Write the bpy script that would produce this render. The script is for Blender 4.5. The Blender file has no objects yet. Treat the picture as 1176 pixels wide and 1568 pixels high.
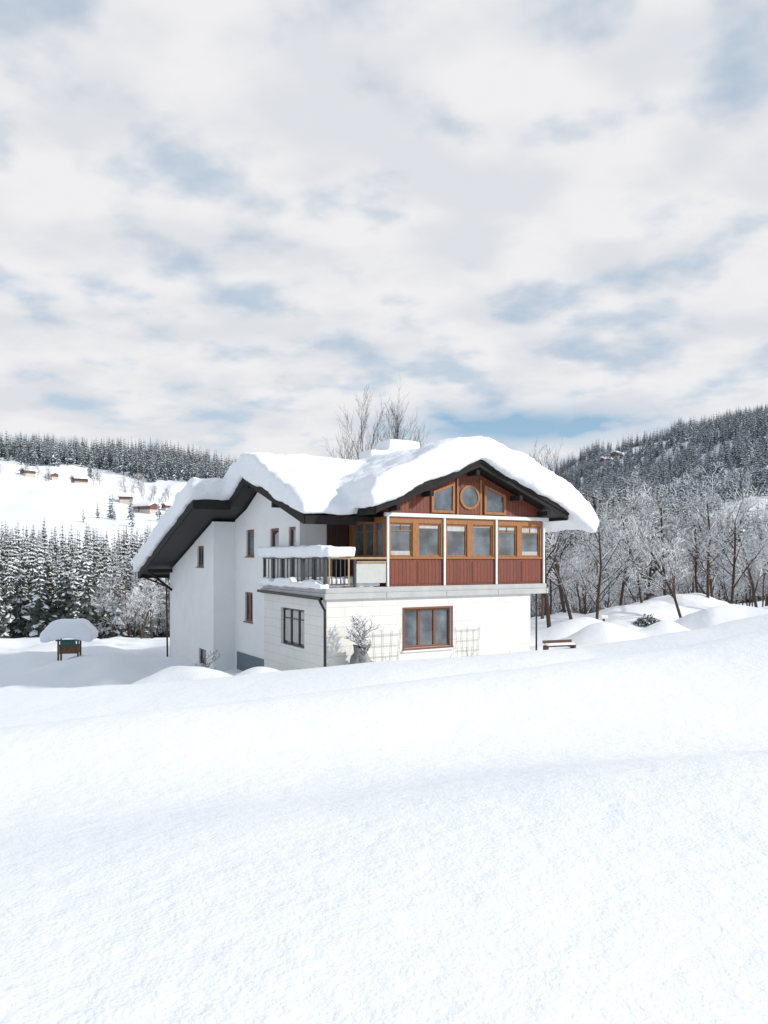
import bpy, bmesh, math, random
import numpy as np
from mathutils import Vector, Matrix
random.seed(7); np.random.seed(7)
scene=bpy.context.scene
scene.view_settings.view_transform='Standard'
scene.view_settings.look='None'
scene.view_settings.exposure=0

# ---------------------------------------------------------------- materials
def nodes(mat):
    mat.use_nodes=True
    nt=mat.node_tree
    return nt, nt.nodes['Principled BSDF']
def pmat(name,col,rough=.6,var=.12,scale=6,bump=.0,bscale=30,metal=0,stretch=(1,1,1)):
    m=bpy.data.materials.new(name); nt,b=nodes(m)
    b.inputs['Roughness'].default_value=rough; b.inputs['Metallic'].default_value=metal
    tc=nt.nodes.new('ShaderNodeTexCoord'); mp=nt.nodes.new('ShaderNodeMapping'); mp.inputs['Scale'].default_value=stretch
    nt.links.new(tc.outputs['Object'],mp.inputs[0])
    n=nt.nodes.new('ShaderNodeTexNoise'); n.inputs['Scale'].default_value=scale; n.inputs['Detail'].default_value=5
    nt.links.new(mp.outputs[0],n.inputs['Vector'])
    r=nt.nodes.new('ShaderNodeValToRGB')
    r.color_ramp.elements[0].position=.3; r.color_ramp.elements[1].position=.7
    r.color_ramp.elements[0].color=(*[c*(1-var) for c in col],1)
    r.color_ramp.elements[1].color=(*[min(1,c*(1+var)) for c in col],1)
    nt.links.new(n.outputs['Fac'],r.inputs[0]); nt.links.new(r.outputs[0],b.inputs['Base Color'])
    if bump:
        n2=nt.nodes.new('ShaderNodeTexNoise'); n2.inputs['Scale'].default_value=bscale; n2.inputs['Detail'].default_value=6
        nt.links.new(mp.outputs[0],n2.inputs['Vector'])
        bp=nt.nodes.new('ShaderNodeBump'); bp.inputs['Strength'].default_value=bump; bp.inputs['Distance'].default_value=.05
        nt.links.new(n2.outputs['Fac'],bp.inputs['Height']); nt.links.new(bp.outputs[0],b.inputs['Normal'])
    return m
def flat(name,col,rough=.8):
    m=bpy.data.materials.new(name); nt,b=nodes(m)
    b.inputs['Roughness'].default_value=rough; b.inputs['Specular IOR Level'].default_value=.1
    oi=nt.nodes.new('ShaderNodeObjectInfo'); r=nt.nodes.new('ShaderNodeValToRGB')
    r.color_ramp.elements[0].color=(*[c*.72 for c in col],1); r.color_ramp.elements[1].color=(*[min(1,c*1.25) for c in col],1)
    nt.links.new(oi.outputs['Random'],r.inputs[0]); nt.links.new(r.outputs[0],b.inputs['Base Color'])
    return m
def snowmat(name,scales=((1.3,.08),(9,.018),(45,.005)),col=(.87,.885,.91)):
    m=bpy.data.materials.new(name); nt,b=nodes(m)
    b.inputs['Roughness'].default_value=.75
    b.inputs['Specular IOR Level'].default_value=.25
    tc=nt.nodes.new('ShaderNodeTexCoord'); prev=None
    for s,d in scales:
        n=nt.nodes.new('ShaderNodeTexNoise'); n.inputs['Scale'].default_value=s; n.inputs['Detail'].default_value=2; n.inputs['Roughness'].default_value=.5
        nt.links.new(tc.outputs['Object'],n.inputs['Vector'])
        bp=nt.nodes.new('ShaderNodeBump'); bp.inputs['Strength'].default_value=1; bp.inputs['Distance'].default_value=d
        nt.links.new(n.outputs['Fac'],bp.inputs['Height'])
        if prev: nt.links.new(prev.outputs[0],bp.inputs['Normal'])
        prev=bp
    nt.links.new(prev.outputs[0],b.inputs['Normal'])
    n=nt.nodes.new('ShaderNodeTexNoise'); n.inputs['Scale'].default_value=.35; n.inputs['Detail'].default_value=2
    nt.links.new(tc.outputs['Object'],n.inputs['Vector'])
    r=nt.nodes.new('ShaderNodeValToRGB'); r.color_ramp.elements[0].position=.35; r.color_ramp.elements[1].position=.65
    r.color_ramp.elements[0].color=(col[0]*.97,col[1]*.975,col[2]*.985,1); r.color_ramp.elements[1].color=(*col,1)
    nt.links.new(n.outputs['Fac'],r.inputs[0]); nt.links.new(r.outputs[0],b.inputs['Base Color'])
    return m
SNOW=snowmat('snow')
SNOWG=snowmat('ground_snow',((2.2,.026),(11,.010),(42,.005)),(.88,.89,.91))
TSNOW=flat('tree_snow',(.76,.78,.81))
HAZE_SNOW=flat('hazed_tree_snow',(.66,.70,.76))  # aerial haze painted into the snow colour of distant trees
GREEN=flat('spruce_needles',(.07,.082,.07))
HAZE_GREEN=flat('hazed_spruce_needles',(.11,.135,.145))  # needles lightened and blued to stand in for distance haze
BARK=flat('bark',(.075,.055,.044))
def brick_white():
    m=bpy.data.materials.new('white_block_wall'); nt,b=nodes(m)
    b.inputs['Roughness'].default_value=.8
    tc=nt.nodes.new('ShaderNodeTexCoord'); sp=nt.nodes.new('ShaderNodeSeparateXYZ'); nt.links.new(tc.outputs['Object'],sp.inputs[0])
    ad=nt.nodes.new('ShaderNodeMath'); ad.operation='ADD'; nt.links.new(sp.outputs[0],ad.inputs[0]); nt.links.new(sp.outputs[1],ad.inputs[1])
    cb=nt.nodes.new('ShaderNodeCombineXYZ'); nt.links.new(ad.outputs[0],cb.inputs[0]); nt.links.new(sp.outputs[2],cb.inputs[1])
    br=nt.nodes.new('ShaderNodeTexBrick'); nt.links.new(cb.outputs[0],br.inputs['Vector'])
    br.inputs['Scale'].default_value=1; br.inputs['Brick Width'].default_value=1.5; br.inputs['Row Height'].default_value=.36
    br.inputs['Mortar Size'].default_value=.010; br.inputs['Mortar Smooth'].default_value=.4
    br.inputs['Color1'].default_value=(.78,.77,.73,1); br.inputs['Color2'].default_value=(.745,.735,.70,1); br.inputs['Mortar'].default_value=(.58,.575,.55,1)
    nz=nt.nodes.new('ShaderNodeTexNoise'); nz.inputs['Scale'].default_value=.9; nz.inputs['Detail'].default_value=6; nt.links.new(tc.outputs['Object'],nz.inputs['Vector'])
    rr=nt.nodes.new('ShaderNodeValToRGB'); rr.color_ramp.elements[0].position=.3; rr.color_ramp.elements[0].color=(.93,.93,.93,1); rr.color_ramp.elements[1].position=.6
    nt.links.new(nz.outputs['Fac'],rr.inputs[0])
    mx=nt.nodes.new('ShaderNodeMixRGB'); mx.blend_type='MULTIPLY'; mx.inputs[0].default_value=1; nt.links.new(br.outputs['Color'],mx.inputs[1]); nt.links.new(rr.outputs[0],mx.inputs[2])
    nt.links.new(mx.outputs[0],b.inputs['Base Color'])
    bp=nt.nodes.new('ShaderNodeBump'); bp.inputs['Strength'].default_value=.4; bp.inputs['Distance'].default_value=.012; bp.invert=True
    nt.links.new(br.outputs['Fac'],bp.inputs['Height']); nt.links.new(bp.outputs[0],b.inputs['Normal'])
    return m
def boards(name,c1,c2,w=.14):
    m=bpy.data.materials.new(name); nt,b=nodes(m)
    b.inputs['Roughness'].default_value=.55
    tc=nt.nodes.new('ShaderNodeTexCoord'); sp=nt.nodes.new('ShaderNodeSeparateXYZ'); nt.links.new(tc.outputs['Object'],sp.inputs[0])
    ad=nt.nodes.new('ShaderNodeMath'); ad.operation='ADD'
    nt.links.new(sp.outputs[0],ad.inputs[0]); nt.links.new(sp.outputs[1],ad.inputs[1])
    cb=nt.nodes.new('ShaderNodeCombineXYZ'); nt.links.new(ad.outputs[0],cb.inputs[1]); nt.links.new(sp.outputs[2],cb.inputs[0])
    br=nt.nodes.new('ShaderNodeTexBrick'); nt.links.new(cb.outputs[0],br.inputs['Vector'])
    br.inputs['Scale'].default_value=1; br.inputs['Brick Width'].default_value=30; br.inputs['Row Height'].default_value=w; br.inputs['Mortar Size'].default_value=.011
    br.inputs['Color1'].default_value=(*c1,1); br.inputs['Color2'].default_value=(*c2,1); br.inputs['Mortar'].default_value=(c1[0]*.3,c1[1]*.3,c1[2]*.3,1)
    n=nt.nodes.new('ShaderNodeTexNoise'); n.inputs['Scale'].default_value=5; n.inputs['Detail'].default_value=8
    mp=nt.nodes.new('ShaderNodeMapping'); mp.inputs['Scale'].default_value=(6,6,.6); nt.links.new(tc.outputs['Object'],mp.inputs[0]); nt.links.new(mp.outputs[0],n.inputs['Vector'])
    mx=nt.nodes.new('ShaderNodeMixRGB'); mx.blend_type='MULTIPLY'; mx.inputs[0].default_value=.6
    nt.links.new(br.outputs['Color'],mx.inputs[1]); nt.links.new(n.outputs['Fac'],mx.inputs[2]); nt.links.new(mx.outputs[0],b.inputs['Base Color'])
    bp=nt.nodes.new('ShaderNodeBump'); bp.inputs['Strength'].default_value=.7; bp.inputs['Distance'].default_value=.02; bp.invert=True
    nt.links.new(br.outputs['Fac'],bp.inputs['Height']); nt.links.new(bp.outputs[0],b.inputs['Normal'])
    return m
BLOCK=brick_white()
PLASTER=pmat('white_plaster',(.83,.83,.82),.85,.03,1.2,.25,40)
RED=boards('red_boards',(.29,.070,.032),(.22,.050,.025),.17)
ORANGE=pmat('orange_wood',(.33,.135,.042),.45,.3,4,.2,20,0,(8,8,1))
WBROWN=pmat('brown_window_wood',(.19,.072,.035),.5,.25,4,0,20,0,(8,8,1))
DARK=pmat('dark_roof_wood',(.012,.010,.010),.85,.3,3,.2,25)
DKBOARD=boards('dark_soffit_boards',(.015,.012,.011),(.012,.010,.009),.16)
BROWNW=boards('brown_boards',(.10,.04,.03),(.08,.032,.025))
GREY=pmat('grey_concrete_band',(.47,.48,.47),.8,.08,2,.2,30)
WHITEP=pmat('white_paint',(.74,.74,.73),.5,.04)
PIPE=pmat('dark_metal',(.04,.033,.03),.4,.2,4,0,20,.4)
RAIL=pmat('dark_railing_paint',(.05,.052,.056),.5,.2)
GOLD=pmat('light_wood',(.36,.26,.14),.5,.15)
CURT=pmat('curtain',(.48,.48,.46),.9,.15,3,0,20,0,(6,6,.5))
def glassmat():
    m=bpy.data.materials.new('window_glass'); nt,b=nodes(m)
    tc=nt.nodes.new('ShaderNodeTexCoord')
    n=nt.nodes.new('ShaderNodeTexNoise'); n.inputs['Scale'].default_value=1.3; n.inputs['Detail'].default_value=4
    nt.links.new(tc.outputs['Object'],n.inputs['Vector'])
    r=nt.nodes.new('ShaderNodeValToRGB'); r.color_ramp.elements[0].position=.38; r.color_ramp.elements[1].position=.66
    r.color_ramp.elements[0].color=(.03,.04,.05,1); r.color_ramp.elements[1].color=(.13,.165,.20,1)
    nt.links.new(n.outputs['Fac'],r.inputs[0]); nt.links.new(r.outputs[0],b.inputs['Base Color'])
    b.inputs['Roughness'].default_value=.03; b.inputs['Specular IOR Level'].default_value=.9
    b.inputs['IOR'].default_value=1.65
    return m
GLASS=glassmat()

# ---------------------------------------------------------------- mesh helpers
class Part:
    def __init__(s): s.v=[]; s.f=[]; s.m=[]
    def add(s,vs,fs,mi=0):
        o=len(s.v); s.v+= [tuple(p) for p in vs]
        for f in fs: s.f.append([o+i for i in f]); s.m.append(mi)
    def box(s,a0,a1,b0,b1,c0,c1,mi=0):
        vs=[(a,b,c) for a in (a0,a1) for b in (b0,b1) for c in (c0,c1)]
        s.add(vs,[(0,1,3,2),(4,6,7,5),(0,4,5,1),(2,3,7,6),(0,2,6,4),(1,5,7,3)],mi)
    def pb(s,pl,a0,a1,z0,z1,d0,d1,mi=0):
        if pl=='v': s.box(a0,a1,d0,d1,z0,z1,mi)
        else: s.box(d0,d1,a0,a1,z0,z1,mi)
    def prism(s,axis,poly,lo,hi,mi=0):
        n=len(poly)
        if axis=='u': vs=[(lo,p[0],p[1]) for p in poly]+[(hi,p[0],p[1]) for p in poly]
        elif axis=='v': vs=[(p[0],lo,p[1]) for p in poly]+[(p[0],hi,p[1]) for p in poly]
        else: vs=[(p[0],p[1],lo) for p in poly]+[(p[0],p[1],hi) for p in poly]
        fs=[tuple(range(n)),tuple(range(2*n-1,n-1,-1))]+[(i,(i+1)%n,n+(i+1)%n,n+i) for i in range(n)]
        s.add(vs,fs,mi)
    def tube(s,p0,p1,r0,r1,n=8,mi=0,cap=False):
        p0=Vector(p0); p1=Vector(p1); d=(p1-p0)
        if d.length<1e-6: return
        d.normalize(); a=d.orthogonal().normalized(); b=d.cross(a)
        vs=[]
        for p,r in ((p0,r0),(p1,r1)):
            for i in range(n):
                w=2*math.pi*i/n; vs.append(p+a*(r*math.cos(w))+b*(r*math.sin(w)))
        fs=[(i,(i+1)%n,n+(i+1)%n,n+i) for i in range(n)]
        if cap: fs+=[tuple(range(n)),tuple(range(n,2*n))]
        s.add(vs,fs,mi)
    def wall(s,pl,a0,a1,z0,z1,d0,d1,ops,mi=0):
        A=sorted(set([a0,a1]+[x for o in ops for x in o[:2]])); Z=sorted(set([z0,z1]+[x for o in ops for x in o[2:]]))
        for i in range(len(A)-1):
            for j in range(len(Z)-1):
                ca=(A[i]+A[i+1])/2; cz=(Z[j]+Z[j+1])/2
                if any(o[0]<ca<o[1] and o[2]<cz<o[3] for o in ops): continue
                s.pb(pl,A[i],A[i+1],Z[j],Z[j+1],d0,d1,mi)
    def done(s,name,mats,parent=None,bevel=0,smooth=False,fixn=True,link=True):
        me=bpy.data.meshes.new(name); me.from_pydata(s.v,[],s.f)
        for m in (mats if isinstance(mats,(list,tuple)) else [mats]): me.materials.append(m)
        me.polygons.foreach_set('material_index',s.m)
        if fixn:
            bm=bmesh.new(); bm.from_mesh(me); bmesh.ops.recalc_face_normals(bm,faces=bm.faces); bm.to_mesh(me); bm.free()
        if smooth: me.polygons.foreach_set('use_smooth',[True]*len(me.polygons))
        ob=bpy.data.objects.new(name,me)
        if link: scene.collection.objects.link(ob)
        if parent: ob.parent=parent
        if bevel:
            b=ob.modifiers.new('bevel','BEVEL'); b.width=bevel; b.segments=2; b.limit_method='ANGLE'
        return ob
def soften(ob,voxel=.1,it=10,disp=.0,dscale=1.0):
    r=ob.modifiers.new('remesh','REMESH'); r.mode='VOXEL'; r.voxel_size=voxel; r.use_smooth_shade=True
    s=ob.modifiers.new('smooth','SMOOTH'); s.iterations=it; s.factor=.6
    if disp:
        t=bpy.data.textures.new(ob.name+'_lumps','CLOUDS'); t.noise_scale=dscale; t.noise_depth=3
        d=ob.modifiers.new('lumps','DISPLACE'); d.texture=t; d.strength=disp; d.mid_level=.5; d.texture_coords='LOCAL'
def empty(name,loc=(0,0,0),rot=0):
    e=bpy.data.objects.new(name,None); e.location=loc; e.rotation_euler=(0,0,rot); scene.collection.objects.link(e); return e

# ---------------------------------------------------------------- terrain
def vn(x,y,seed=0):
    xi=np.floor(x); yi=np.floor(y); fx=x-xi; fy=y-yi
    fx=fx*fx*fx*(fx*(fx*6-15)+10); fy=fy*fy*fy*(fy*(fy*6-15)+10)
    def h(a,b):
        k=np.sin(a*127.1+b*311.7+seed*74.7)*43758.5453
        return k-np.floor(k)
    return (h(xi,yi)*(1-fx)+h(xi+1,yi)*fx)*(1-fy)+(h(xi,yi+1)*(1-fx)+h(xi+1,yi+1)*fx)*fy-.5
def fbm(x,y,s,oct=3,seed=0):
    r=0; a=1
    for o in range(oct): r=r+a*vn(x/s+o*17.3,y/s-o*9.1,seed+o); a*=.5; s=s*.5
    return r
TC=np.array([-1.2,-.5,-.3,-.1,.15,.3,.4,.5,1.2])
RY=np.array([27,40,60,110,160,230,350,450,600,750,950,1300,3600.])
TZ=np.array([
[-5.6,-5.4,-5.2,-4.8,-4.4,-4.1,-3.7,-3.4,-3.0],
[-6.0,-5.7,-5.3,-5.0,-4.7,-4.1,-3.9,-3.7,-3.4],
[-7,-6.8,-6.6,-6.2,-5,-4.4,-4.3,-4.0,-4],
[-12,-11.5,-11.5,-12,-12,-10,-9,-8,-6],
[-15,-14,-14,-14,-14,-8,-6,-4,0],
[-8,-8,-8,-10,-10,0,1,2,8],
[14,13,11,5,0,12,14,20,40],
[40,36,27,18,4,26,34,42,80],
[80,72,58,42,10,50,70,90,150],
[110,98,88,60,20,84,112,130,210],
[135,112,96,62,66,135,158,178,250],
[150,125,95,60,66,130,165,200,270],
[100,80,60,20,15,60,90,100,200.]])
def ss(a,b,x):
    k=np.clip((x-a)/(b-a),0,1); return k*k*(3-2*k)
def H(x,y):
    x=np.asarray(x,float); y=np.asarray(y,float)
    Y=np.clip(y,0,3600); t=np.clip(x/np.maximum(y,1),-1.2,1.2)
    off=np.interp(x,[-40,-11.5,-5.75,0,5.75,9.2,11.5,40],[-1.9,-.70,-.36,0.20,.60,1.10,1.60,4.5])
    f=-1.7-.0640*np.minimum(Y,40)+off*np.clip(Y/15,0,1)
    # near drift: rounded crest with a hollow behind it, sharper towards the right
    Yh=5.25+.30*x+.25*np.sin(x*.5+1)
    e=Y-Yh
    k=np.clip(.62+x*.10,.38,1.1)
    f=f+k*(.30*ss(-3.8,-.2,e)*(1-ss(.0,2.3,e))-.22*np.exp(-((e-3.1)/1.7)**2))
    # longer swells further out
    e2=Y-(12.2+.30*x+.7*np.sin(x*.28))
    f=f+.34*np.exp(-(e2/2.3)**2)-.34*np.exp(-((e2-4.2)/1.8)**2)*(1-ss(4,9,x)*.4)
    f=f+.42*fbm(x*.55,y,8.5,2,3)*np.clip(Y/9,.15,1)*(1-ss(17,22,Y)*.6)+.03*fbm(x,y,1.9,2,5)
    Yc=np.clip(Y,27,3600)
    ri=np.clip(np.searchsorted(RY,Yc,side='right')-1,0,len(RY)-2); fr=(Yc-RY[ri])/(RY[ri+1]-RY[ri])
    ci=np.clip(np.searchsorted(TC,t,side='right')-1,0,len(TC)-2); fc=(t-TC[ci])/(TC[ci+1]-TC[ci])
    fc=fc*fc*(3-2*fc)*.6+fc*.4
    g=(TZ[ri,ci]*(1-fc)+TZ[ri,ci+1]*fc)*(1-fr)+(TZ[ri+1,ci]*(1-fc)+TZ[ri+1,ci+1]*fc)*fr
    near=1-ss(70,120,Yc)
    g=g+near*(.85*fbm(x*.7,y,5,3,11)+.28*fbm(x,y,1.6,2,12))+ss(200,400,Yc)*14*fbm(x,y,110,4,21)
    for k0,sl in ((38,.25),(46,-.12)):
        dd=y-(k0+sl*x+1.5*np.sin(x*.35)); g=g-.28*np.exp(-(dd/.45)**2)*(x<-4)*near
    g=g+1.5*np.exp(-((x+3.9)/2.4)**2-((y-26.0)/1.2)**2)+1.5*np.exp(-((x+7.4)/2.8)**2-((y-28.3)/1.7)**2)
    for (a,b,am,sx,sy) in ((12,44,1.2,2.2,2),(16,50,1.5,3.5,2),(21,55,1.8,4,3),(10.6,38,1.0,1.5,1.4),(24,45,1.3,3,3),(14.3,39,1.0,1.8,1.2),(18.5,43,1.3,2.6,1.3)):
        g=g+am*np.exp(-((x-a)/sx)**2-((y-b)/sy)**2)
    yc=22.9+1.4*fbm(x,x*0,9,2,31)
    w=ss(0,1,(Y-yc)/3.6)
    return f*(1-w)+g*w
ang=np.concatenate([np.arange(-180,-50,3.),np.arange(-50,50,.2),np.arange(50,180.01,3.)])*math.pi/180
rad=np.concatenate([[.0],np.geomspace(.4,3500,330)])
A,R=np.meshgrid(ang,rad)
GX=(R*np.sin(A)).ravel(); GY=(R*np.cos(A)).ravel(); GZ=H(GX,GY)
na=len(ang); nr=len(rad)
ii=(np.arange(nr-1)[:,None]*na+np.arange(na-1)[None,:]).ravel()
F=np.stack([ii,ii+na,ii+na+1,ii+1],1)
me=bpy.data.meshes.new('snow_ground')
me.vertices.add(len(GX)); me.vertices.foreach_set('co',np.stack([GX,GY,GZ],1).ravel())
me.loops.add(F.size); me.loops.foreach_set('vertex_index',F.ravel().astype(np.int32))
me.polygons.add(len(F)); me.polygons.foreach_set('loop_start',(np.arange(len(F))*4).astype(np.int32)); me.polygons.foreach_set('loop_total',np.full(len(F),4,np.int32))
me.update(calc_edges=True); me.validate()
bm=bmesh.new(); bm.from_mesh(me); bmesh.ops.remove_doubles(bm,verts=bm.verts,dist=1e-4); bmesh.ops.recalc_face_normals(bm,faces=bm.faces)
if sum(f.normal.z for f in list(bm.faces)[:2000])<0: bmesh.ops.reverse_faces(bm,faces=bm.faces)
bm.to_mesh(me); bm.free()
me.polygons.foreach_set('use_smooth',[True]*len(me.polygons)); me.materials.append(SNOWG)
scene.collection.objects.link(bpy.data.objects.new('snow_ground',me))
def h1(x,y): return float(H(np.array([x]),np.array([y]))[0])

# ---------------------------------------------------------------- HOUSE
TH=math.radians(30)
house=empty('alpine_house',(-2.09,28,0),TH)
p=Part()
lw=(3.31,5.51,-3.47,-1.96)
p.wall('v',0,9.6,-6,-1.502,0,.3,[lw]); 
sw=(1.96,4.32,-3.5,-2.0)
p.wall('u',.302,6.2,-6,-1.502,0,.3,[sw])
p.box(9.3,9.6,.3,19,-6,-1.502); p.box(.3,1.2,5.9,6.2,-6,-1.502)
p.done('ground_floor_walls',BLOCK,house)
p=Part()
bw=[(8.37,9.42,.09,1.34),(5.38,6.36,.05,1.30),(3.60,4.32,.05,1.30),(8.55,9.6,-2.96,-1.58)]
p.wall('u',3.2,11.0,-6,1.6,.35,.65,bw)
p.prism('u',[(3.2,1.602),(11,1.602),(11,1.85),(9.4,2.30),(7.2,3.35),(3.2,2.05)],.35,.65)
aw=(12.58,13.7,-.43,.63)
p.wall('u',11.3,14.2,-6,.75,-.73,-.43,[aw,(12.2,13.4,-5.6,-4.55)])
p.prism('u',[(11.3,.752),(14.2,.752),(14.2,.82),(11.3,1.72)],-.73,-.43)
p.prism('u',[(14.203,-6),(19.1,-6),(19.1,-.72),(14.203,.80)],-.73,-.43)
p.prism('v',[(-.73,-6),(.35,-6),(.35,1.78),(-.73,1.78)],11.002,11.3)
p.box(.652,2.5,3.2,3.45,-1.0,1.9); p.box(-.43,10.4,18.9,19.098,-6,-.75); p.box(10.1,10.4,3.2,18.9,-6,-.8)
p.box(10.1,10.38,.1,14,-1.0,1.6)
p.done('plaster_walls',PLASTER,house)
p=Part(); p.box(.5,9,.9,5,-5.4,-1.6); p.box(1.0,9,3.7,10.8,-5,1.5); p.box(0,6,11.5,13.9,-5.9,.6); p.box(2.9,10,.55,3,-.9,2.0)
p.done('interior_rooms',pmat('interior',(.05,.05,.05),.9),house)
p=Part(); p.box(-.12,10.5,-.14,6.3,-1.50,-1.28); p.box(-.06,10.44,-.08,6.25,-1.279,-1.075)
p.done('balcony_slab',GREY,house,.015)
p=Part()
for u in (2.45,5.2,7.78,10.36): p.box(u-.004,u+.004,-.146,-.139,-1.49,-1.29)
p.done('slab_joints',PIPE,house)
wins=[(2.70,3.70),(3.97,5.01),(5.30,6.30),(6.58,7.60),(7.90,8.88),(9.14,10.14)]
zb,zt=.07,1.36
p=Part(); p.box(2.53,10.35,.02,.25,-1.07,-.03,0)
p.prism('v',[(2.53,1.74),(10.35,1.74),(10.35,2.0),(6.4,3.65),(2.53,2.0)],.03,.25,0)
p.box(2.54,2.74,.252,3.1,-1.07,.0,0)
p.box(5.89,6.91,-.012,.028,1.78,3.1,0)
for a,b in wins: p.box(a-.02,b+.02,-.0,.018,-.98,-.12,0)
p.done('red_board_walls',RED,house)
p=Part()
p.wall('v',2.53,10.35,-.028,1.598,0,.16,[(a,b,zb,zt) for a,b in wins])
p.box(2.53,10.35,-.035,-.001,-.02,.045)
sidew=[(.30,.95),(1.05,1.75),(1.85,2.75)]
p.wall('u',.16,3.1,.002,1.598,2.53,2.66,[(a,b,zb,1.42) for a,b in sidew])
p.done('window_band_frame',ORANGE,house,.008)
g=Part(); fr=Part(); cu=Part()
def window(pl,a0,a1,z0,z1,d,cols=1,rows=(),fw=.06,curtain=False):
    fr.pb(pl,a0,a1,z0,z0+fw,d,d+.06); fr.pb(pl,a0,a1,z1-fw,z1,d,d+.06)
    fr.pb(pl,a0,a0+fw,z0+fw,z1-fw,d,d+.06); fr.pb(pl,a1-fw,a1,z0+fw,z1-fw,d,d+.06)
    for i in range(1,cols):
        c=a0+(a1-a0)*i/cols; fr.pb(pl,c-fw*.75,c+fw*.75,z0+fw,z1-fw,d-.003,d+.06)
    for zr in rows:
        zz=z0+(z1-z0)*zr
        for i in range(cols):
            c0=a0+(a1-a0)*i/cols+(fw if i==0 else fw*.75); c1=a0+(a1-a0)*(i+1)/cols-(fw if i==cols-1 else fw*.75)
            fr.pb(pl,c0,c1,zz-.02,zz+.02,d+.008,d+.05)
    if curtain:
        for i in range(cols):
            c0=a0+(a1-a0)*i/cols; w=(a1-a0)/cols
            cu.pb(pl,c0+w*.14,c0+w*.86,z0+fw*2,z1-fw*1.6,d+.036,d+.045)
    g.pb(pl,a0+.01,a1-.01,z0+.01,z1-.01,d+.046,d+.056)
for i,(a,b) in enumerate(wins):
    window('v',a+.002,b-.002,zb+.002,zt-.002,.05,1,(.78,) if i in (0,4,5) else (),.055)
    if i in (0,4,5):
        c=(a+b)/2; fr.pb('v',c-.015,c+.015,zb+(zt-zb)*.78+.02,zt-.06,.06,.095)
    cu.pb('v',a+.07,b-.07,zt-.10-.17*((i*37)%3)/2,zt-.06,.088,.094)
    if i in (0,5): cu.pb('v',a+.07,b-.07,zb+.06,zb+.22,.088,.094)
for a,b in sidew: window('u',a+.002,b-.002,zb+.002,1.418,2.57,1,(.75,),.05)
fr.done('upper_window_sashes',ORANGE,house,.006)
fr=Part()
window('v',3.312,5.508,-3.468,-1.962,.10,3,(),.075)
for (a,b,c,d_) in bw: window('u',a+.002,b-.002,c+.002,d_-.002,.42,2 if (a>8.5 and c<0) else 1,(),.11)
window('u',12.582,13.698,-.428,.628,-.66,1,(),.1)
window('u',12.202,13.398,-5.598,-4.552,-.66,1,(),.1)
fr.done('brown_window_frames',WBROWN,house,.008)
fr=Part(); window('u',1.962,4.318,-3.498,-2.002,.12,3,(.72,),.07,True)
fr.done('side_window_frame',PIPE,house,.006)
cu.done('curtains',CURT,house)
p=Part()
def trim(pl,a0,a1,z0,z1,d,w=.07):
    p.pb(pl,a0-w,a1+w,z1,z1+w,d-.03,d-.001); p.pb(pl,a0-w,a1+w,z0-w,z0,d-.06,d-.001)
    p.pb(pl,a0-w,a0,z0,z1,d-.03,d-.001); p.pb(pl,a1,a1+w,z0,z1,d-.03,d-.001)
trim('v',*lw,0)
for (a,b,c,d_) in bw+[aw]:
    dd=.35 if a<11 else -.73
    p.pb('u',a-.05,b+.05,c-.05,c-.001,dd-.07,dd-.001)
p.done('window_trim',WBROWN,house,.006)
p=Part()
for u in (2.56,5.16,7.75,10.31): p.box(u-.045,u+.045,-.075,-.003,-1.07,1.60)
p.box(2.42,10.55,-.10,.028,1.60,1.745)
p.box(3.2,5.62,-.085,-.003,-3.62,-3.545)
p.done('white_trim',WHITEP,house,.01)
p=Part()
def polyframe(poly,w=.1):
    c=Vector((sum(q[0] for q in poly)/len(poly),sum(q[1] for q in poly)/len(poly)))
    n=len(poly); inn=[]
    for q in poly:
        d=Vector(q)-c; inn.append(tuple(c+d*(1-w*1.45/d.length)))
    for i in range(n):
        j=(i+1)%n; quad=[poly[i],poly[j],inn[j],inn[i]]; p.prism('v',quad,-.05,.029)
    g.prism('v',inn,.0,.012)
polyframe([(4.55,1.80),(5.66,1.80),(5.66,3.0),(4.55,2.62)])
polyframe([(7.14,1.80),(8.25,1.80),(8.25,2.62),(7.14,3.0)])
n=28; cx,cz=6.4,2.47
for i in range(n):
    a=2*math.pi*i/n; b=2*math.pi*(i+1)/n
    q=[(cx+r*math.cos(w),cz+r*math.sin(w)) for r,w in ((.50,a),(.50,b),(.40,b),(.40,a))]
    p.prism('v',q,-.06,-.013)
g.prism('v',[(cx+.405*math.cos(2*math.pi*i/n),cz+.405*math.sin(2*math.pi*i/n)) for i in range(n)],-.03,-.014)
p.box(5.78,5.87,-.03,.029,1.76,3.2); p.box(6.93,7.02,-.03,.029,1.76,3.2)
p.done('gable_window_frames',ORANGE,house)
g.done('window_glass',GLASS,house)
p=Part(); p.box(1.55,2.52,3.12,3.198,-1.0,1.55); p.done('terrace_door',BROWNW,house)
def slab(path,th): return path+[(a,b+th) for a,b in reversed(path)]
p=Part()
R1=[(1.73,1.75),(6.4,3.70),(11.07,1.75)]
p.prism('v',slab(R1,.22),-.62,8.6)
R2a=[(.95,1.42),(4.0,2.41)]; R2=[(4.0,2.41),(7.2,3.45),(9.4,2.42),(9.8,2.29)]; R2c=[(9.4,2.42),(20.4,-1.0)]
p.prism('u',slab(R2a,.2),-.45,2.5); p.prism('u',slab(R2,.2),-.45,10.9); p.prism('u',slab(R2c,.2),-2.15,10.9)
p.done('roof_decks',DKBOARD,house)
p=Part()
p.prism('v',[(1.68,1.66),(6.4,3.63),(11.12,1.66),(11.12,2.0),(6.4,3.97),(1.68,2.0)],-.70,-.62)
p.prism('v',[(1.68,1.85),(6.4,3.82),(11.12,1.85),(11.12,2.04),(6.4,4.01),(1.68,2.04)],-.75,-.702)
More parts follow.
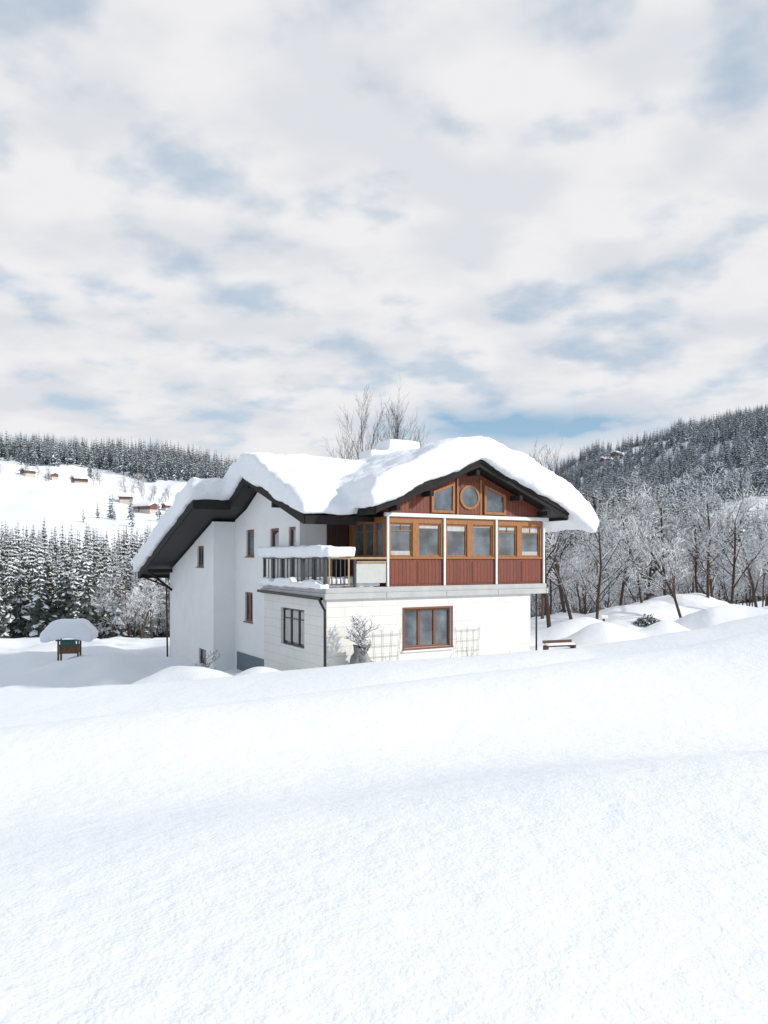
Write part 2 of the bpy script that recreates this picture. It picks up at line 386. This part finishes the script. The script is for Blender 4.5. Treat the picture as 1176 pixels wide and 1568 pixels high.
p.prism('u',[(.9,1.28),(7.2,3.33),(9.45,2.28),(9.45,2.66),(7.2,3.72),(.9,1.66)],-.53,-.45)
p.prism('u',[(9.3,2.33),(20.45,-1.15),(20.45,-.78),(9.3,2.70)],-2.23,-2.15)
p.box(-2.15,-.45,9.3,9.38,2.25,2.7)
p.box(-.45,1.7,.86,.95,1.28,1.62); p.box(1.65,1.73,-.62,4.2,1.63,1.95); p.box(11.07,11.14,-.62,8.6,1.63,1.95)
p.box(-2.2,10.9,20.4,20.47,-1.15,-.8)
for (v,z) in ((7.2,3.2),(4.2,2.2)): p.box(-.42,.34,v-.1,v+.1,z-.12,z+.1)
for (v,z) in ((18.6,-.68),): p.box(-2.1,-.735,v-.1,v+.1,z-.12,z+.08)
for v,z in ((18.6,-.85),): p.tube((-1.9,v,z),(-.74,v,z-.95),.07,.07,6,0,True)
for u,z in ((6.4,3.42),(4.2,2.5),(8.6,2.5),(2.7,1.9),(10.1,1.9)): p.box(u-.08,u+.08,-.6,.028,z-.1,z+.1)
p.done('roof_fascia',DARK,house)
p=Part()
p.prism('v',[(1.40,1.86),(6.4,3.93),(11.3,1.87),(12.4,1.15),(12.75,1.6),(12.2,2.5),(11.0,3.22),(9.0,4.12),(7.6,4.62),(6.4,4.90),(5.2,4.66),(3.0,3.64),(1.6,2.95),(1.25,2.4)],-.98,8.9)
p.prism('u',[(.7,1.62),(4,2.6),(4,3.6),(2.2,2.95),(1.0,2.25),(.65,1.95)],-.68,1.9)
p.prism('u',[(3.9,2.58),(7.2,3.66),(9.8,2.5),(9.8,3.5),(8.6,4.2),(7.2,4.70),(5.6,4.40),(3.9,3.62)],-.76,11)
p.prism('u',[(9.3,2.64),(20.6,-.86),(20.8,-.1),(19.5,.50),(13,2.55),(9.3,3.55),(8.7,3.6)],-2.45,11)
sn=p.done('roof_snow',SNOW,house); soften(sn,.10,9,.40,1.3)
p=Part(); p.box(7.2,8.6,7.6,8.6,3,5.05); p.done('chimney',pmat('chimney_plaster',(.5,.48,.45),.9),house)
p=Part(); p.box(7.0,8.85,7.4,8.85,5.0,5.9); p.box(6.0,7.4,7.5,8.8,4.2,5.35); c=p.done('chimney_snow',SNOW,house); soften(c,.1,12,.1,1)
p=Part()
for v in np.arange(0,6.2,1.02): p.box(-.06,.02,v-.045,v+.045,-1.07,.0)
p.box(-.07,.03,-.06,6.2,-.02,.04); p.box(-.05,.01,0,6.15,-.98,-.93)
for v in np.arange(.17,6.1,.34): p.box(-.036,-.004,v-.022,v+.022,-.93,-.02)
p.box(1.11,1.19,-.06,.02,-1.07,.0)
for u in np.arange(.2,1.1,.18): p.box(u-.015,u+.015,-.032,-.008,-.93,-.02)
p.box(.0,1.15,-.05,.01,-.98,-.93); p.box(.03,2.5,-.061,.0,-.02,.02)
p.box(-.05,.02,6.1,6.18,-1.07,0)
p.done('terrace_railing',RAIL,house)
p=Part(); p.box(.02,2.5,-.08,-.062,-.03,.05); p.box(.06,.12,-.07,-.05,-1.05,-.03); p.box(1.2,2.46,-.10,-.07,-.17,-.10); p.box(.85,.91,-.07,-.05,-1.05,-.03); p.done('railing_wood_trim',GOLD,house)
p=Part(); p.box(1.2,2.46,-.06,-.03,-.92,-.18); p.done('railing_panel',pmat('panel_grey',(.50,.51,.49),.6,.05),house)
p=Part(); p.box(-.28,.28,-.05,6.35,.04,.48); p.box(-.1,1.1,-.25,.2,.04,.42); s_=p.done('railing_snow',SNOW,house); soften(s_,.06,8,.14,.5)
p=Part(); p.box(.15,2.3,.1,2.9,-1.07,-.75); p.box(-.3,0.05,-.1,6.2,-1.12,-.93); p.box(-.38,0,2.6,4.2,-1.1,-.78);p.box(-.38,0,.2,1.4,-1.1,-.82);p.box(-.34,0,4.9,5.9,-1.1,-.82); s_=p.done('terrace_snow',SNOW,house); soften(s_,.05,5,.16,.4)
p=Part()
p.tube((-.1,.5,-1.45),(-.16,.15,-1.62),.05,.05,10); p.tube((-.16,.15,-1.62),(-.10,-.08,-1.9),.05,.05,10); p.tube((-.10,-.08,-1.9),(-.10,-.08,-5.4),.05,.05,10)
p.tube((-.2,6.4,-1.4),(-.2,0,-1.47),.06,.06,10)
p.tube((-2.0,20.4,-1.05),(-.9,19.2,-1.6),.05,.05,8); p.tube((-.9,19.2,-1.6),(-.85,19.15,-6),.05,.05,8)
p.tube((10.2,.3,-1.5),(10.2,.3,-5.5),.04,.04,8)
p.done('downpipes',PIPE,house)
p=Part()
for u0,u1,s_ in ((1.75,2.95,.0),(5.85,6.75,.1)):
    k=5
    for i in range(k): 
        u=u0+(u1-u0)*i/(k-1); x2=(u-(u0+u1)/2)*.35
        p.tube((u,-.045,-4.5),(u+x2,-.045,-2.65-s_-.1*(i%2)),.008,.008,4)
    for z in (-4.1,-3.7,-3.3,-2.9): p.box(u0-.12,u1+.12,-.068,-.055,z-.007,z+.007)
p.done('wall_trellis',pmat('grey_wire',(.35,.34,.32),.5),house)
# climbing vine stems low on the front wall
p=Part(); rv_=random.Random(8)
for s0 in (5.3,6.0,6.6,7.3,7.9,2.1,2.7):
    a=Vector((s0,-.1,-4.6)); d_=Vector((rv_.uniform(-.4,.6),0,1))
    for j in range(9):
        d_=(d_+Vector((rv_.gauss(0,.5),0,rv_.gauss(-.05,.25)))).normalized(); b_=a+d_*.13; b_.y=-.1+rv_.uniform(-.03,.03)
        p.tube(a,b_,.012-.0008*j,.011-.0008*j,4); a=b_
p.done('vine_stems',BARK,house,fixn=False)
p=Part(); p.box(.30,.348,7.0,10.6,-5.6,-4.5); p.done('cellar_shutter',pmat('teal_paint',(.10,.15,.17),.5),house)
p=Part(); p.box(10.4,12.3,3,8,.95,1.08); p.box(12.1,12.2,3.1,3.2,-4.6,.95); p.box(12.1,12.2,7.8,7.9,-4.6,.95); p.done('lean_to_roof',DARK,house)
p=Part(); p.box(10.4,12.6,2.7,8.2,1.05,1.75); s_=p.done('lean_to_snow',SNOW,house); soften(s_,.1,10,.15,.8)

# ---------------------------------------------------------------- trees
def spruce(name,h,r,seed,nw,nb,link=False,mats=None,snowp=.8,smin=.75,smax=1.05):
    rnd=random.Random(seed); p=Part()
    p.tube((0,0,-1),(0,0,h*.97),h*.014,.02,5,2)
    for i in range(nw):
        f=i/(nw-1); z=h*(.05+.93*f)+rnd.uniform(-.2,.2)*h/nw; R=r*((1-f)**.85)*rnd.uniform(.75,1.15)+.09*h/15
        k=max(5,int(nb*(1-.4*f)))
        a0=rnd.random()*6.28
        for j in range(k):
            a=a0+6.283*j/k+rnd.uniform(-.3,.3); L=R*rnd.uniform(.6,1.2)
            dr=L*rnd.uniform(.25,.6); w=L*rnd.uniform(.16,.30); ca,sa=math.cos(a),math.sin(a)
            def P(x,y,zz): return (x*ca-y*sa,x*sa+y*ca,z+zz)
            sl=rnd.uniform(smin,smax)
            for lay in ((0,1,0),)+(((1,sl,.04*h/15),) if rnd.random()<snowp else ()):
                mi,s,dz=lay
                base=P(0,0,.12*L+dz); L1=P(L*.6*s,w*s,-dr*.85+dz*.5); R1_=P(L*.6*s,-w*s,-dr*.85+dz*.5); mid=P(L*.55*s,0,-dr*.35+dz*1.6); tip=P(L*s,0,-dr*(1.08 if mi else 1)+dz*.6)
                p.add([base,L1,mid,tip,R1_],[(0,1,2),(2,1,3),(0,2,4),(2,3,4)],mi)
                if mi==0:
                    lo=P(L*.5,0,-dr*1.5); p.add([L1,lo,R1_,tip],[(0,1,3),(3,1,2)],1 if rnd.random()<.18 else 0)
    return p.done(name,mats or [GREEN,TSNOW,BARK],link=link,fixn=False)
def bare(name,h,seed,snow=True,spread=.55,den=(8,6,5,4),mats=None,rt=.014,up=.18,sw=1.0):
    rnd=random.Random(seed); p=Part()
    def seg(a,b,r0,r1,lv):
        p.tube(a,b,r0,r1,5 if lv<2 else 3,0)
        if snow:
            d=b-a; hz=math.hypot(d.x,d.y)/max(d.length,1e-6)
            if lv>0 and rnd.random()<.25+.6*hz:
                o=Vector((0,0,1)); q0=(r0*.6+.011)*sw; q1=(r1*.6+.013)*sw
                p.tube(a+o*(r0*.7+.010),b+o*(r1*.7+.012),q0,q1,3,1)
    def grow(a,d,L,r,lv):
        ns=3 if lv<3 else 2
        pts=[a]; dd=d.normalized(); q=a
        for i in range(ns):
            dd=(dd+Vector((rnd.gauss(0,.15),rnd.gauss(0,.15),rnd.gauss(.05,.08)))).normalized()
            q2=q+dd*(L/ns); ra=r*(1-.55*i/ns); rb=r*(1-.55*(i+1)/ns)
            seg(q,q2,ra,rb,lv); pts.append(q2); q=q2
        if lv>=len(den): return
        n=den[lv]
        for j in range(n):
            t=.25+.75*(j+rnd.random())/n if lv>0 else .22+.78*(j+rnd.random())/n
            k=min(ns-1,int(t*ns)); fr_=t*ns-k; pt=pts[k].lerp(pts[k+1],min(1,fr_))
            ax=dd.orthogonal().normalized(); ax.rotate(Matrix.Rotation(rnd.random()*6.283,3,dd))
            nd=(dd*(1-spread*rnd.uniform(.5,1.1))+ax*spread*rnd.uniform(.9,1.5)+Vector((0,0,up))).normalized()
            grow(pt,nd,L*rnd.uniform(.36,.58)*(1.05-.35*t if lv==0 else 1),max(r*(1-.5*t)*.5,.009),lv+1)
    grow(Vector((0,0,-.5)),Vector((rnd.gauss(0,.03),rnd.gauss(0,.03),1)),h*.86,h*rt,0)
    return p.done(name,mats or [BARK,TSNOW],link=False,fixn=False)
def protos(cname,obs):
    c=bpy.data.collections.new(cname)
    for o in obs: c.objects.link(o)
    return c
cN=protos('near_spruces',[spruce('spruce_tree',18,2.7,10+i,25,10,snowp=.95) for i in range(5)])
cF=protos('far_spruces',[spruce('distant_spruce_tree',18,2.9,30+i,12,7,mats=[HAZE_GREEN,HAZE_SNOW,BARK],snowp=.9) for i in range(4)])
bares=[bare('frosted_tree_form',10,50+i,True,.58,(10,6,5,3)) for i in range(5)]
cB=protos('frosted_trees',bares)
def scatter(name,pts,sc,coll):
    me=bpy.data.meshes.new(name); me.from_pydata(pts,[],[])
    at=me.attributes.new('sc','FLOAT','POINT'); at.data.foreach_set('value',sc)
    ob=bpy.data.objects.new(name,me); scene.collection.objects.link(ob)
    ng=bpy.data.node_groups.new(name+'_gn','GeometryNodeTree')
    ng.interface.new_socket('Geometry',in_out='INPUT',socket_type='NodeSocketGeometry'); ng.interface.new_socket('Geometry',in_out='OUTPUT',socket_type='NodeSocketGeometry')
    N=ng.nodes; gi=N.new('NodeGroupInput'); go=N.new('NodeGroupOutput'); ip=N.new('GeometryNodeInstanceOnPoints'); ci=N.new('GeometryNodeCollectionInfo')
    ci.inputs['Collection'].default_value=coll; ci.inputs['Separate Children'].default_value=True; ci.inputs['Reset Children'].default_value=True
    na_=N.new('GeometryNodeInputNamedAttribute'); na_.data_type='FLOAT'; na_.inputs['Name'].default_value='sc'
    rv=N.new('FunctionNodeRandomValue'); rv.data_type='FLOAT_VECTOR'; rv.inputs[0].default_value=(-.04,-.04,0); rv.inputs[1].default_value=(.04,.04,6.28)
    ip.inputs['Pick Instance'].default_value=True
    L=ng.links; L.new(gi.outputs[0],ip.inputs['Points']); L.new(ci.outputs[0],ip.inputs['Instance']); L.new(rv.outputs[0],ip.inputs['Rotation'])
    L.new([o for o in na_.outputs if o.name=='Attribute' and o.enabled][0],ip.inputs['Scale']); L.new(ip.outputs[0],go.inputs[0])
    md=ob.modifiers.new('scatter','NODES'); md.node_group=ng
def pts_in(n,t0,t1,y0,y1,hmin,hmax,ref,cond=None,seed=1,hf=None):
    rs=np.random.RandomState(seed); P=[];S=[]
    y=np.sqrt(rs.uniform(y0*y0,y1*y1,n)); t=rs.uniform(t0,t1,n); x=t*y; z=H(x,y); hh=hmin+(hmax-hmin)*rs.uniform(0,1,n)**.8
    cl=fbm(x,y,40,2,77)
    for i in range(n):
        if cond and not cond(t[i],y[i],cl[i]): continue
        P.append((x[i],y[i],z[i]-.2)); S.append(hh[i]/ref*(hf(y[i]) if hf else 1))
    return P,S
P,S=pts_in(1100,-.64,-.08,84,222,9,21,18,lambda t,y,c: (y>100 or t<-.34) and c>-.5,seed=2,hf=lambda y: .62+.38*min(1,max(0,(y-84)/70)))
scatter('left_spruce_forest',P,S,cN)
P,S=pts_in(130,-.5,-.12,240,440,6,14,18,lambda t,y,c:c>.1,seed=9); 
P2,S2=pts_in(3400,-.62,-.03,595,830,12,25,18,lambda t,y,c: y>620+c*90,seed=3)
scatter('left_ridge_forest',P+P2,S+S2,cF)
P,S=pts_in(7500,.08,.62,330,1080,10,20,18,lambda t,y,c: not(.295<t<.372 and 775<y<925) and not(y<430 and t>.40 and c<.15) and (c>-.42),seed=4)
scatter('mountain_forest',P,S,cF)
P,S=pts_in(1050,.16,.58,125,340,9,18,18,lambda t,y,c: (t<.40 and c>-.4) or (y<200 and c>-.15) ,seed=5)
scatter('valley_spruces',P,S,cN)
P,S=pts_in(60,-.36,-.12,74,100,4,8.5,10,seed=6)
P2,S2=pts_in(85,.2,.58,56,110,5,9,10,seed=7)
P3,S3=pts_in(110,-.5,-.15,380,570,6,12,10,lambda t,y,c:c>-.05,seed=8)
scatter('frosted_woodland',P+P2+P3,S+S2+S3,cB)
def place(name,mesh_ob,t,y,s,rz,sx=1):
    o=bpy.data.objects.new(name,mesh_ob.data); x=t*y; o.location=(x,y,h1(x,y)); o.scale=(s*sx,s*sx,s); o.rotation_euler=(0,0,rz); scene.collection.objects.link(o)
for i,(t,y,hh) in enumerate([(.216,47,10.5),(.245,52,9),(.275,47,7.4),(.305,56,8.6),(.335,50,7.2),(.365,58,8.8),(.39,47,7.2),(.42,54,8.2),(.45,49,7.6),(.485,56,8.6),(.53,50,8)]):
    place('frosted_tree',bares[i%5],t,y,hh/10,i*1.3)
gb=[flat('grey_bark',(.10,.085,.08),.9)]
b1=bare('bare_tree_form',14,91,False,.40,(11,7,6,3),gb,.013,.3)
b2=bare('bare_tree_form',14,95,False,.40,(11,7,6,3),gb,.013,.3)
place('bare_tree',b1,-.026,52,1.0,.4,.66); place('bare_tree',b2,.014,54,1.07,2.1,.66)
place('bare_tree',b1,.205,56,.76,1.1); place('bare_tree',b2,.235,60,.80,3.1)
def shrub(name,x,y,h,seed,snow=False):
    b=bare(name,h,seed,snow,.6,(8,4,2),None,.008); b.location=(x,y,h1(x,y)-.05); scene.collection.objects.link(b)
shrub('bare_shrub',-7.1,30.2,1.6,120)
def hl(u,v,z=0): return Vector((-2.09+.866*u-.5*v,28+.5*u+.866*v,z))
w=empty('wrapped_shrub',(0,0,0))
q=hl(1.05,-.7); gz=-4.1
p=Part(); n=24
prof=[(.44,-.5),(.43,.0),(.45,.15),(.43,.3),(.36,.45),(.30,.6),(.22,.72),(.27,.82),(.33,.93),(.12,.91)]
vs=[]
for k,(r,z) in enumerate(prof):
    for i in range(n):
        a=6.283*i/n; ww=1+.13*math.sin(i*2.3+k*.35)+.10*math.sin(a*3+k*.9); vs.append((q.x+r*ww*math.cos(a)+.03*math.sin(k),q.y+r*ww*math.sin(a),gz+z+.05*math.sin(a*2+k)))
fs=[(k*n+i,k*n+(i+1)%n,(k+1)*n+(i+1)%n,(k+1)*n+i) for k in range(len(prof)-1) for i in range(n)]
p.add(vs,fs); p.done('burlap_wrap',pmat('grey_burlap',(.24,.24,.24),.95,.4,4,.9,9),w,0,True)
b=bare('shrub_branches',1.75,141,True,.5,(14,6,4),None,.012,.22,.75); b.location=(q.x,q.y,gz+.5); scene.collection.objects.link(b); b.parent=w
def lab(t,y): return (t*y,y,h1(t*y,y))
X,Y,Z=lab(-.408,46)
e=empty('roofed_wooden_shelter',(X,Y,-5.75),.2)
p=Part()
for a in (-.55,.55):
    for b_ in (-.4,.4): p.box(a-.05,a+.05,b_-.05,b_+.05,-.6,1.0)
p.box(-.5,.5,-.35,.35,.1,.55); p.box(-.6,.6,-.42,.42,.55,.6)
p.done('posts_and_box',pmat('weathered_wood',(.16,.09,.05),.8,.3),e,.01)
p=Part(); p.box(-.42,.42,-.38,-.355,.62,.95); p.box(-.7,.7,-.45,-.42,.86,.95); p.done('green_panel',pmat('green_paint',(.03,.12,.11),.6),e)
p=Part(); p.prism('v',[(-1.05,.85),(0,1.2),(1.05,.85),(1.05,.93),(0,1.28),(-1.05,.93)],-.8,.8); p.done('roof',DARK,e)
p=Part(); p.prism('v',[(-1.45,.8),(0,1.1),(1.45,.8),(1.5,1.35),(.8,2.1),(-.8,2.1),(-1.5,1.35)],-1.1,1.1); s_=p.done('snow_cap',SNOW,e); soften(s_,.1,12,.12,.8)
FARMP=pmat('farm_plaster',(.5,.47,.42),.9); FARMT=pmat('farm_timber',(.16,.07,.04),.8)
def farm(name,t,y,wd,rot):
    X,Y,Z=lab(t,y); e=empty(name,(X,Y,Z),rot); s=wd
    p=Part(); p.box(-s*.5,s*.5,-s*.4,s*.4,-3,s*.22); p.done('white_walls',FARMP,e)
    p=Part(); p.box(-s*.51,s*.51,-s*.41,s*.41,s*.22,s*.45); p.prism('u',[(-s*.41,s*.45),(s*.41,s*.45),(0,s*.62)],-s*.5,s*.5); p.done('timber_storey',FARMT,e)
    p=Part(); p.prism('u',[(-s*.58,s*.44),(0,s*.68),(s*.58,s*.44),(s*.58,s*.54),(0,s*.80),(-s*.58,s*.54)],-s*.6,s*.6); p.done('snowy_roof',SNOW,e)
    p=Part()
    for k in (-.3,0,.3): p.box(s*k-.5,s*k+.5,-s*.415,-s*.411,s*.26,s*.38)
    p.done('windows',GLASS,e)
for (t,y,wd,r) in ((-.462,560,8,.9),(-.43,575,6.5,-.6),(-.395,540,9,.7),(-.335,440,7,.4),(-.318,430,6,-.7),(-.305,425,8,-.5),(-.28,450,6,.8),(.302,800,11,.8),(.288,790,9,.3)):
    farm('farmhouse',t,y,wd,r)
q=hl(10.7,-.6); e=empty('wooden_bench',(q.x,q.y,-4.05),.35); e.scale=(.8,.8,.8)
p=Part()
p.box(-.9,.9,-.2,.2,.38,.44); p.box(-.9,-.78,-.2,.2,-.6,.38); p.box(.78,.9,-.2,.2,-.6,.38); p.box(-.9,.9,.2,.24,.55,.7); p.box(-.8,-.7,.2,.26,.3,.6); p.box(.7,.8,.2,.26,.3,.6)
p.done('seat_and_legs',pmat('bench_wood',(.10,.05,.035),.8),e,.01)
p=Part(); p.box(-.85,.85,-.2,.2,.44,.56); s_=p.done('bench_snow',SNOW,e); soften(s_,.05,6)
X,Y,Z=lab(.285,46); e=empty('garden_post',(X,Y,Z),0)
p=Part(); p.box(-.06,.06,-.06,.06,-.5,.8); p.box(-.35,.35,-.15,.15,.5,.56); p.box(-.3,-.25,-.12,.12,-.4,.5); p.box(.25,.3,-.12,.12,-.4,.5); p.done('post',pmat('red_brown_paint',(.22,.08,.06),.8),e)
p=Part(); p.box(-.2,.2,-.2,.2,.78,1.0); s_=p.done('post_snow',SNOW,e); soften(s_,.05,6)
X,Y,Z=lab(.342,47)
p=Part(); rr=random.Random(5)
for i in range(700):
    a=rr.random()*6.28; r=rr.random()**.5; c=Vector((math.cos(a)*r*.9,math.sin(a)*r*.5,rr.uniform(0,.75)*(1.1-r)))
    d=Vector((rr.gauss(0,1),rr.gauss(0,1),rr.gauss(0,1))).normalized()*.09; e2=d.orthogonal().normalized()*.05
    p.add([c-d,c+e2,c+d,c-e2],[(0,1,2,3)],0 if rr.random()<.75 else 1)
o=p.done('garden_shrub',[GREEN,TSNOW],fixn=False); o.location=(X,Y,Z)

# ---------------------------------------------------------------- light, world, camera
az=math.radians(108); el=math.radians(29)
d=Vector((math.sin(az)*math.cos(el),math.cos(az)*math.cos(el),math.sin(el)))
L=bpy.data.lights.new('sun','SUN'); L.energy=3.4; L.angle=math.radians(3); L.color=(1,.95,.88)
lo=bpy.data.objects.new('sun',L); lo.rotation_euler=d.to_track_quat('Z','Y').to_euler(); lo.location=d*100; scene.collection.objects.link(lo)
wd=bpy.data.worlds.new('World'); scene.world=wd; wd.use_nodes=True; nt=wd.node_tree; bg=nt.nodes['Background']; bg.inputs[1].default_value=.1
N=nt.nodes; K=nt.links
sky=N.new('ShaderNodeTexSky'); sky.sky_type='NISHITA'; sky.sun_disc=False; sky.sun_elevation=el; sky.sun_rotation=az; sky.altitude=900
tc=N.new('ShaderNodeTexCoord'); sp=N.new('ShaderNodeSeparateXYZ'); K.new(tc.outputs['Generated'],sp.inputs[0])
def M(op,a,b=None,clamp=False):
    n=N.new('ShaderNodeMath'); n.operation=op; n.use_clamp=clamp
    for i,x in enumerate((a,b)):
        if x is None: continue
        if isinstance(x,(int,float)): n.inputs[i].default_value=x
        else: K.new(x,n.inputs[i])
    return n.outputs[0]
zz=M('ADD',M('MAXIMUM',sp.outputs[2],0.0),.24)
cb=N.new('ShaderNodeCombineXYZ'); K.new(M('DIVIDE',sp.outputs[0],zz),cb.inputs[0]); K.new(M('DIVIDE',sp.outputs[1],zz),cb.inputs[1])
def noise(scale,det,rough,rot=.35,st=(1,1,1),off=(0,0,0),dist=0):
    mp=N.new('ShaderNodeMapping'); mp.inputs['Rotation'].default_value=(0,0,rot); mp.inputs['Scale'].default_value=st; mp.inputs['Location'].default_value=off
    K.new(cb.outputs[0],mp.inputs[0]); n=N.new('ShaderNodeTexNoise'); n.inputs['Scale'].default_value=scale; n.inputs['Detail'].default_value=det; n.inputs['Roughness'].default_value=rough; n.inputs['Distortion'].default_value=dist
    K.new(mp.outputs[0],n.inputs['Vector']); return n.outputs['Fac']
n1=noise(5.6,4,.48,.5,(.95,1.05,1),(3.3,1.4,0)); n2=noise(1.7,3,.5,.2,(1,1,1),(7,2.5,0)); n3=noise(4.2,4,.48,.5,(.9,1.1,1),(1,9,0))
mixn=M('ADD',M('MULTIPLY',n1,.66),M('MULTIPLY',n2,.34))
def rampn(src,p0,p1,c0,c1):
    r=N.new('ShaderNodeValToRGB'); r.color_ramp.interpolation='EASE'; r.color_ramp.elements[0].position=p0; r.color_ramp.elements[1].position=p1
    r.color_ramp.elements[0].color=(*c0,1); r.color_ramp.elements[1].color=(*c1,1); K.new(src,r.inputs[0]); return r.outputs[0]
cov=rampn(mixn,.35,.52,(.42,)*3,(1,)*3)
def gauss(src,c,w):
    k=M('DIVIDE',M('SUBTRACT',src,c),w); return M('MULTIPLY',k,k)
patch=M('EXPONENT',M('MULTIPLY',M('ADD',gauss(sp.outputs[0],.17,.13),gauss(sp.outputs[2],.165,.022)),-1.0))
patch=M('MULTIPLY',patch,M('ADD',n3,.75))
ambient_gap=M('MAXIMUM',rampn(sp.outputs[2],.62,.85,(0,0,0),(1,1,1)),rampn(M('MULTIPLY',sp.outputs[1],-1.0),.0,.35,(0,0,0),(1,1,1)))  # unseen cloud gap overhead and behind camera, added to lower ambient light
cov=M('SUBTRACT',cov,M('ADD',M('MULTIPLY',patch,.9),M('MULTIPLY',ambient_gap,.45)),True)
shade=rampn(n3,.36,.62,(7.3,7.5,7.95),(8.7,8.65,8.8))
mx=N.new('ShaderNodeMixRGB'); K.new(cov,mx.inputs[0]); K.new(shade,mx.inputs[2])
hz=N.new('ShaderNodeMixRGB'); hz.inputs[0].default_value=.5; K.new(sky.outputs[0],hz.inputs[1]); hz.inputs[2].default_value=(4.2,6.6,8.8,1)
K.new(hz.outputs[0],mx.inputs[1])
K.new(mx.outputs[0],bg.inputs[0])
cam=bpy.data.cameras.new('camera'); cam.lens=27.1; cam.sensor_width=36; cam.shift_y=.0453; cam.clip_end=8000; cam.clip_start=.1
co=bpy.data.objects.new('camera',cam); co.rotation_euler=(math.radians(90),0,0); scene.collection.objects.link(co); scene.camera=co
